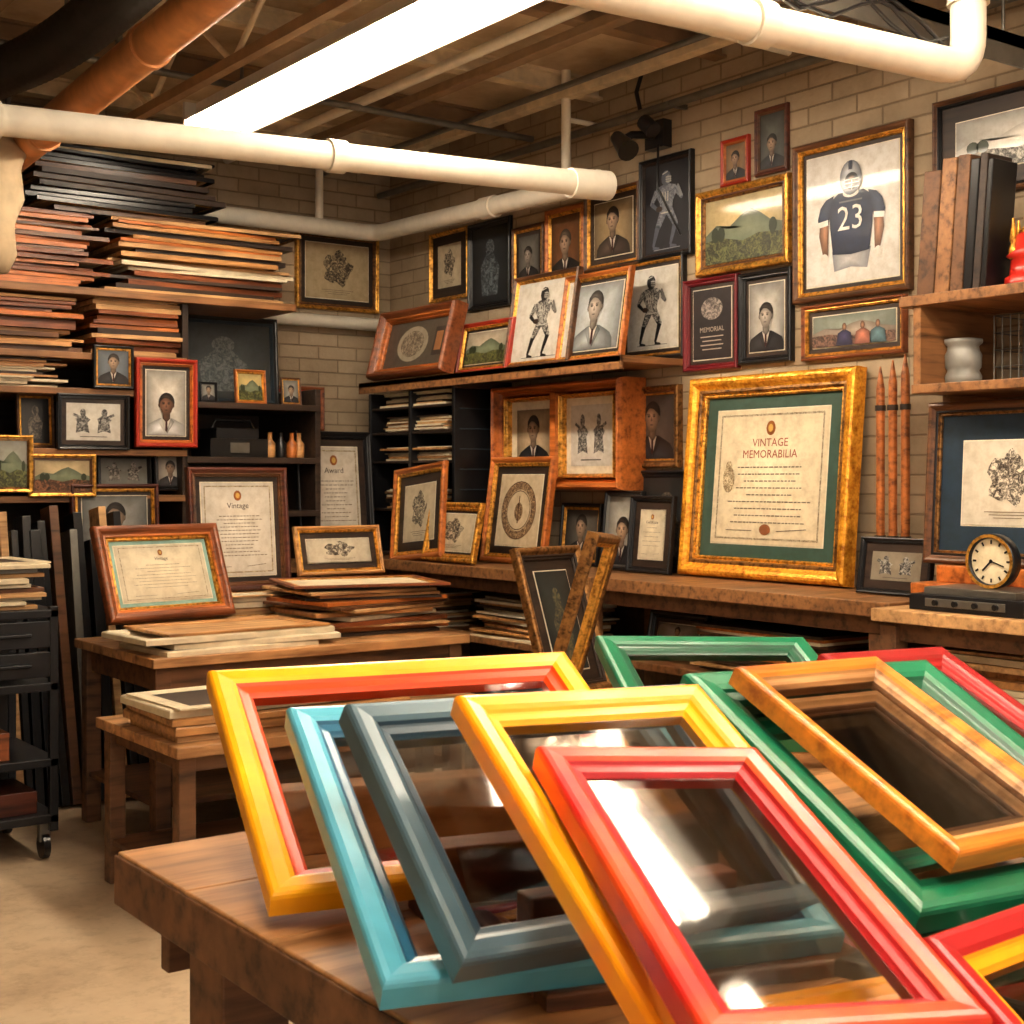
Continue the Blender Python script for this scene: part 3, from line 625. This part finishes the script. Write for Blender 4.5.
def a_big(mb,w,h,cx,cy,z):
    a_cert(mb,w,h,cx,cy,z,paper=(244,230,198),title='VINTAGE',tc=(168,92,70),t2='MEMORABILIA',lines=9,border=True,ts=.085)
    e=engrave('eng_seal',(120,100,70),(224,210,176),60,.5)
    mb.ell(cx-.36*w,cy-.02*h,.055*w,.10*h,z+2*D,e);mb.ell(cx-.36*w,cy+.08*h,.03*w,.04*h,z+3*D,e)
    mb.ell(cx,cy-.39*h,.05*w,.04*h,z+2*D,ink((150,96,60)))
RW('large_framed_certificate',3.86,.953,.89,.82,.085,.07,GLB,GLO,a_big,X=4.16,lean=.09,mat=gm,mw=.062,mw2=.055,mm=BRZ)
picture('framed_drawing',MR(3.74,5.88,.955,.12,roll=.1,h=.4),.47,.47,.045,.03,ORW,GLD,a_engr,mat=cream,mw=.05)
picture('framed_drawing',MR(3.74,5.58,.955,.2),.44,.29,.04,.03,GLO,GLD,a_engr,mat=cream,mw=.015)
RW('framed_oval_print',5.34,.952,.50,.51,.045,.035,ORW,GLD,a_oval,X=4.02,lean=.14,mat=cream,mw=.04)
RW('framed_portrait',5.06,.952,.293,.29,.03,.025,BLK,GLD,a_portrait,X=4.15,lean=.1,bg=(100,96,90))
RW('framed_portrait',4.68,.952,.252,.35,.025,.025,BLK,STL,a_portrait,X=4.08,lean=.1,bg=(170,168,160))
RW('framed_certificate',4.46,.952,.275,.33,.025,.025,BLK,BLK,a_cert,X=4.05,lean=.1,mat=dkm,mw=.035,lines=5,border=False)
RW('framed_dark_drawing',4.50,.952,.42,.44,.03,.025,BLK,BLK,a_dark,X=4.165,lean=.05,c=(44,46,46))
RW('framed_photo_pair',3.101,.952,.309,.2,.02,.02,BLK,BLK,a_two,X=3.95,lean=.15,mat=dkm,mw=.03,paper=(150,140,122))
RW('framed_certificate',2.62,1.075,.60,.53,.045,.04,WAL,BRZ,a_engr,X=3.9,lean=.06,mat=bm,mw=.085,mm=BLK,paper=(230,222,204))
RW('framed_photo',4.189,.622,.34,.19,.03,.025,BLK,BLK,a_portrait,X=3.95,lean=.2,mat=wm,mw=.02)
mb=MB();mb.box(3.72,4.15,2.38,2.88,.95,1.02,ORW);mb.box(3.8,4.15,2.42,2.84,1.02,1.075,ORW);mb.obj('wooden_display_stand',None,.004)
# ---------------------------------------------------------------- back wall pictures
def BW(name,X,z,w,h,fw,t,mo,ml,art,Y=6.83,lean=0,**k):
    return picture(name,MK(X,Y-(0 if not lean else h*math.sin(lean)),z,lean),w,h,fw,t,mo,ml,art,**k)
BW('framed_tapestry_print',3.834,2.29,.524,.433,.035,.03,GLD,BRZ,a_engr,Y=6.849,mat=ink((160,144,112)),mw=.03,mm=WAL,paper=(200,182,146))
BW('framed_portrait',2.30,1.762,.187,.195,.022,.02,BLK,GLD,a_portrait,Y=6.165,bg=(110,120,130))
BW('framed_portrait',2.55,1.50,.30,.41,.035,.03,REDF,ORW,a_portrait,Y=6.165,mat=ink((206,200,186)),mw=.02,bg=(216,212,202),suit=(190,188,182),skin=(130,92,70))
BW('framed_sketch_pair',2.21,1.485,.33,.25,.022,.02,BLK,BLK,a_two,Y=6.165,mat=wm,mw=.02)
BW('framed_photo',1.99,1.492,.167,.245,.022,.02,WAL,GLD,a_dark,Y=6.3,lean=.08)
BW('framed_photo',1.84,1.295,.20,.25,.025,.02,GLD,BRZ,a_land,Y=6.165,sky=(160,160,150))
BW('framed_landscape',2.07,1.275,.30,.19,.028,.02,GLD,WAL,a_land,Y=6.165,sky=(200,180,140),gr=(90,60,40))
BW('framed_dark_print',2.40,1.30,.26,.17,.02,.02,BLK,BLK,a_two,Y=6.3,lean=.08,paper=(130,134,130))
BW('framed_portrait',2.607,1.30,.155,.185,.02,.02,BLK,BLK,a_portrait,Y=6.26,lean=.08,bg=(190,186,176))
BW('framed_family_photo',2.31,.952,.41,.38,.035,.03,MAH,GLD,a_portrait,Y=6.18,lean=.06,mat=wm,mw=.02,bg=(150,150,146))
BW('framed_certificate',2.615,.875,.464,.53,.04,.035,MAH,WAL,a_cert,Y=5.56,lean=.10,mat=ink((120,90,72)),mw=.025,title='Vintage',paper=(228,222,210),lines=12)
BW('framed_certificate',3.55,.952,.445,.65,.04,.03,BLK,BLK,a_cert,Y=6.4,lean=.1,mat=ink((56,66,66)),mw=.04,title='Award',paper=(220,212,198),lines=11)
BW('framed_print',3.575,1.62,.32,.24,.035,.03,CHE,REDF,a_land,Y=6.83,sky=(190,180,160))
BW('black_framed_print',3.03,1.722,.60,.46,.04,.03,BLK,BLU,a_dark,Y=6.6,lean=.06,c=(80,90,94),c2=(136,142,142))
BW('small_framed_print',3.046,1.722,.165,.17,.02,.02,ORW,GLD,a_land,Y=6.32,lean=.1)
BW('small_framed_print',2.82,1.722,.09,.1,.012,.012,BLK,BLK,a_portrait,Y=6.3,lean=.1)
BW('small_framed_print',3.26,1.722,.11,.14,.014,.012,WAL,GLD,a_portrait,Y=6.3,lean=.1)
BW('framed_sketch',3.06,.93,.43,.22,.028,.025,OAK,GLD,a_engr,Y=5.48,lean=.25,mat=bm,mw=.03,paper=(214,206,186))
# ---------------------------------------------------------------- frames standing at an angle: x,y,z, euler, width, height (metres)
FT={'F1':(1.159,1.758,.912,.429,-.005,-.263,.614,.535),'F2':(1.082,1.409,.904,.386,.013,-.278,.554,.55),
'F3':(1.068,1.308,.941,.642,.027,-.093,.511,.371),'F4':(1.023,1.092,.957,.474,.024,-.183,.333,.515),
'F5':(.977,.969,.953,.316,.062,-.331,.267,.47),'F6':(2.111,2.093,.895,.332,.027,-.457,.487,.459),'M1':(2.988,3.779,.866,1.246,0,.159,.331,.519),
'F7':(1.560,1.199,.939,.460,.024,-.100,.475,.490),'F8':(1.525,1.19,.978,.455,.025,.0,.295,.405),'F9':(1.90,1.34,.939,.467,.035,.013,.32,.45),
'F12':(1.265,.820,.833,.614,-.002,.037,.26,.16),'L14':(2.173,5.284,.981,1.186,-.003,.123,.548,.391)}
def FM(n,dz=0):
    x,y,z,a,b,c,w,h=FT[n];return T((x,y,z+dz))@Euler((a,b,c)).to_matrix().to_4x4()@T((0,-h/2,0)),w,h
def pc(n,c,**k):return paint(n,c,.34,0,.16,7,.25,.06,**k)
YEL=pc('yellow_paint',(255,182,14));YR=pc('orange_red_paint',(226,72,20));CY=pc('sky_blue_paint',(88,174,200));CYD=pc('deep_blue_paint',(28,94,126))
SLT=pc('slate_blue_paint',(74,102,116));SLD=pc('slate_dark_paint',(40,66,82));ORG=pc('orange_paint',(255,150,6),c2=(255,186,20));CRI=pc('crimson_paint',(170,18,26));RED=pc('vermilion_paint',(196,30,26),c2=(232,88,26))
GRN=pc('green_paint',(18,116,80));GRD=pc('dark_green_paint',(13,84,58));MRD=pc('dark_red_paint',(156,30,34));HON=wood('honey_wood',(230,144,50),(182,98,26),.3)
PF=[(0,0),(0,.75),(.03,.88),(.08,.96),(.2,1.),(.5,.93),(.62,.82),(.68,.70),(.74,.66),(.9,.6),(.95,.5),(1,.42),(1,0)]
def fg(name,n,fw,t,mo,ml,glass=True,mm=None,dz=0):
    M,w,h=FM(n,dz);return picture(name,M,w,h,fw,t,mo,ml,back=False,glass=glass,prof=PF,mm=mm)
fg('yellow_picture_frame','F1',.062,.035,YEL,YR)
fg('blue_picture_frame','F2',.055,.035,CY,CYD)
fg('slate_picture_frame','F3',.050,.035,SLT,SLD)
fg('orange_picture_frame','F4',.045,.03,ORG,YEL)
fg('red_picture_frame','F5',.045,.03,RED,CRI)
fg('green_picture_frame','F6',.06,.035,GRN,GRD)
fg('green_picture_frame','F7',.065,.035,GRN,GRD,False);fg('green_picture_frame','F7',.065,.03,GRD,GRN,False,dz=-.04)
fg('honey_wood_picture_frame','F8',.042,.03,HON,OAK)
fg('dark_red_picture_frame','F9',.05,.03,MRD,CRI)
fg('red_picture_frame','F12',.05,.035,CRI,ORG)
M,w,h=FM('F8');DG=paint('smoked_backing',(34,30,30),.12)
def a_pl(mb,w,h,cx,cy,z):mb.rect(cx,cy,w,h,z,DG)
picture('brown_picture_frame',M@T((0,.045,-.018)),.215,.31,.032,.024,TAN,WAL,a_pl,glass=True)
M,w,h=FM('L14');picture('framed_certificate',M,w,h,.06,.04,CHE,GLD,a_cert,mat=ink((140,176,166)),mw=.02,title='Vintage',mm=ORW)
M,w,h=FM('M1');picture('framed_dark_drawing',M,w,h,.045,.035,BRZ,DKW,a_dark,c=(44,52,52),c2=(110,104,76),mat=ink((142,126,104)),mw=.04)
al=math.radians(36);vd=V((.639,.771,0)).normalized()
B=Matrix(((math.cos(al),0,math.sin(al),0),(math.sin(al),0,-math.cos(al),0),(0,1,0,0),(0,0,0,1)))
picture('gilt_picture_frame',T((2.77,3.56,.615))@Matrix.Rotation(math.radians(16),4,vd)@B,.32,.59,.045,.04,BRZ,GLD,back=False,prof=PF)
mb=MB()
K=T((1.25,1.86,.78))@Rm(-.26,'Z');mb.box(-.28,.28,-.03,.03,0,.10,OAK,K)
K=T((1.2,1.50,.78))@Rm(-.26,'Z');mb.box(-.22,.22,-.03,.03,0,.09,MAH,K)
K=T((1.62,1.34,.78))@Rm(-.1,'Z');mb.box(-.18,.25,-.03,.03,0,.09,OAK,K)
K=T((1.05,1.22,.78))@Rm(-.2,'Z');mb.box(-.12,.15,-.02,.02,0,.11,CHE,K)
K=T((2.2,2.03,.78))@Rm(-.45,'Z');mb.box(-.2,.2,-.03,.03,0,.10,OAK,K)
mb.obj('wooden_support_rails',None,.003)
random.seed(3)
def flatf(name,x,y,z,yaw,w,h,fw,t,a,b):
    picture(name,T((x,y,z))@Rm(yaw,'Z')@T((0,-h/2,0)),w,h,fw,t,a,b,prof=PF,back=False,glass=True)
flatf('dark_red_picture_frame',1.24,1.60,.781,-.15,.44,.34,.05,.02,MRD,CRI)
flatf('walnut_picture_frame',1.16,1.28,.781,-.32,.40,.34,.05,.02,WAL,GLD)
flatf('red_picture_frame',1.52,1.02,.781,-.2,.46,.36,.05,.022,CRI,RED)
flatf('green_picture_frame',1.62,1.08,.804,-.05,.44,.40,.05,.02,GRD,GRN)
flatf('black_picture_frame',1.40,.92,.804,.15,.36,.28,.045,.02,BLK,SLD)
# ---------------------------------------------------------------- small props
STK=wood('stake_wood',(186,112,56),(110,60,28))
mb=MB()
for i,(y,r_) in enumerate([(3.29,.017),(3.235,.017),(3.18,.017)]):
    x=4.08;mb.sweep([(x,y,.95),(x,y,1.68+.02*i),(x,y,1.70+.02*i),(x,y,1.76+.02*i)],[r_,r_,r_*.8,.003],STK,6)
    mb.sweep([(x,y,.95),(x,y,1.15)],r_*1.25,DKW,8);mb.sweep([(x,y,1.6),(x,y,1.62)],r_*1.15,DKW,8)
mb.obj('carved_wooden_stakes')
mb=MB()
for y in(3.02,2.99):mb.sweep([(4.1,y,.95),(4.1,y,1.35),(4.1,y,1.45),(4.1,y,1.6)],[.008,.008,.014,.003],BLK,8)
mb.obj('paint_brush')
mb=MB();tw=[.07,.06,.05,.035,.03,.02]
for i,(hh,m) in enumerate([(.42,TBD),(.45,SHW),(.45,TBD),(.43,BLK),(.44,DKW),(.42,BLK)]):
    K=T((3.84,2.95-sum(tw[:i]),1.95))@Rm(.08,'X');mb.box(0,.13,-tw[i]*.95,0,0,hh,m,K)
mb.obj('standing_books',None,.004)
GPA=gold('trophy_gold',(230,170,70),(150,90,30));RPA=pc('trophy_red',(180,40,28))
mb=MB();K=T((3.95,2.60,1.95))
mb.lathe([(.07,0),(.075,.01),(.075,.04),(.06,.05),(.055,.1),(.07,.11),(.05,.13),(.045,.17),(.02,.19)],RPA,K)
for a in range(5):
    K2=K@T((.05*math.cos(a*1.257),.05*math.sin(a*1.257),.1));mb.lathe([(.012,0),(.014,.03),(.008,.05),(.012,.06),(.004,.13)],GPA,K2,10)
mb.lathe([(.02,.17),(.03,.19),(.012,.21),(.016,.23),(.004,.33)],GPA,K,12);mb.obj('ornamental_trophy')
mb=MB();JM=paint('grey_glaze',(150,150,144),.35)
mb.lathe([(.045,0),(.058,.01),(.06,.03),(.05,.05),(.058,.06),(.06,.10),(.052,.115),(.05,.13),(.062,.14),(.062,.152),(.05,.154),(.045,.14)],JM,T((3.93,2.83,1.66)));mb.obj('ceramic_jar')
mb=MB();K=T((4.02,2.60,1.66))
for i in range(9):
    u=-.12+.03*i;mb.sweep([(-.08,u,0),(-.08,u,.22)],.0025,STL,5,K);mb.sweep([(.08,u,0),(.08,u,.22)],.0025,STL,5,K)
for z in(0.005,.055,.11,.165,.22):
    mb.sweep([(-.08,-.12,z),(-.08,.12,z),(.08,.12,z),(.08,-.12,z),(-.08,-.12,z)],.0025,STL,5,K)
mb.obj('wire_basket')
mb=MB();K=T((3.68,2.54,1.105))@Rm(math.radians(-90),'Y')@Rm(math.radians(90),'Z')
FC=ink((240,228,196))
mb.lathe([(.06,-.03),(.082,-.015),(.084,.02),(.078,.028),(.070,.022),(.070,.012)],BLK,K);mb.ell(0,0,.070,.070,.014,FC,K,30)
mb.ring(0,0,.082,.082,.010,.0285,GLD,K,36)
for i in range(12):
    a=i*math.pi/6;mb.line((.052*math.cos(a),.052*math.sin(a)),(.064*math.cos(a),.064*math.sin(a)),.006,.016,BLK,K)
mb.line((0,0),(.03,.03),.006,.017,BLK,K);mb.line((0,0),(-.045,.015),.004,.0175,BLK,K);mb.ell(0,0,.006,.006,.018,BLK,K)
mb.obj('round_clock')
mb=MB();mb.box(3.56,3.80,2.36,2.76,.952,1.0,DRKM);mb.box(3.58,3.78,2.40,2.72,1.0,1.022,STL);mb.box(3.557,3.56,2.42,2.7,.965,.99,STL)
for i in range(4):mb.sweep([(3.557,2.45+.07*i,.977),(3.548,2.45+.07*i,.977)],.009,BLK,10)
mb.obj('record_player',None,.004)
mb=MB();mb.box(2.8,3.1,6.22,6.45,1.46,1.55,BLK);mb.box(2.84,3.06,6.24,6.43,1.55,1.6,DRKM);mb.box(2.9,3.0,6.215,6.22,1.48,1.53,STL)
mb.sweep([(2.84,6.3,1.6),(2.86,6.3,1.64),(3.04,6.3,1.64),(3.06,6.3,1.6)],.008,BLK,8);mb.obj('camera_case',None,.006)
for i,(x,c) in enumerate([(3.14,OAK),(3.2,BLK),(3.26,ORW),(3.3,OAK)]):
    mb=MB();mb.lathe([(.025,0),(.028,.01),(.028,.07),(.012,.09),(.011,.12),(.014,.125)],c,T((x,6.28,1.46)),14);mb.obj('varnish_bottle')
mb=MB();CV=paint('canvas_cloth',(200,180,148),.85,bs=.5,scale=9)
mb.lathe([(.02,0),(.10,.02),(.13,.10),(.12,.22),(.14,.34),(.11,.46),(.13,.52),(.06,.6),(.02,.62)],CV,T((1.68,6.02,2.21))@Rm(.1,'Y'),28,.07);mb.obj('canvas_bundle')
mb=MB();mb.box(4.13,4.18,4.50,4.62,2.80,2.92,BLK);mb.sweep([(4.14,4.56,2.86),(4.0,4.56,2.84),(3.95,4.6,2.80)],.018,BLK,10)
mb.sweep([(3.95,4.60,2.83),(3.94,4.55,2.79),(3.93,4.5,2.75)],[.03,.038,.048],BLK,16)
mb.sweep([(4.0,4.48,2.88),(4.0,4.42,2.83)],.035,DRKM,12);mb.sweep([(4.1,4.6,2.92),(4.08,4.62,3.05),(4.12,4.6,3.2)],.01,BLK,8)
mb.sweep([(4.1,4.5,2.8),(4.05,4.45,2.6),(4.14,4.4,2.4)],.006,BLK,6)
mb.obj('spotlight')
# ---------------------------------------------------------------- camera
cam=bpy.data.cameras.new('camera');co=bpy.data.objects.new('camera',cam);sc.collection.objects.link(co)
co.location=(0,0,1.35);co.rotation_euler=(math.pi/2,0,-math.atan2(.593,.805));cam.lens=1400/1024*36;cam.sensor_width=36;cam.shift_y=-32/1024
cam.clip_start=.05;cam.dof.use_dof=True;cam.dof.focus_distance=3.8;cam.dof.aperture_fstop=14;sc.camera=co
w=bpy.data.worlds.new('world');sc.world=w;w.use_nodes=True;w.node_tree.nodes['Background'].inputs[0].default_value=(1,.87,.74,1);w.node_tree.nodes['Background'].inputs[1].default_value=1.25  # warm world light, added as soft fill through the side left open behind camera
sc.view_settings.view_transform='Standard';sc.view_settings.gamma=.93;sc.view_settings.exposure=.15
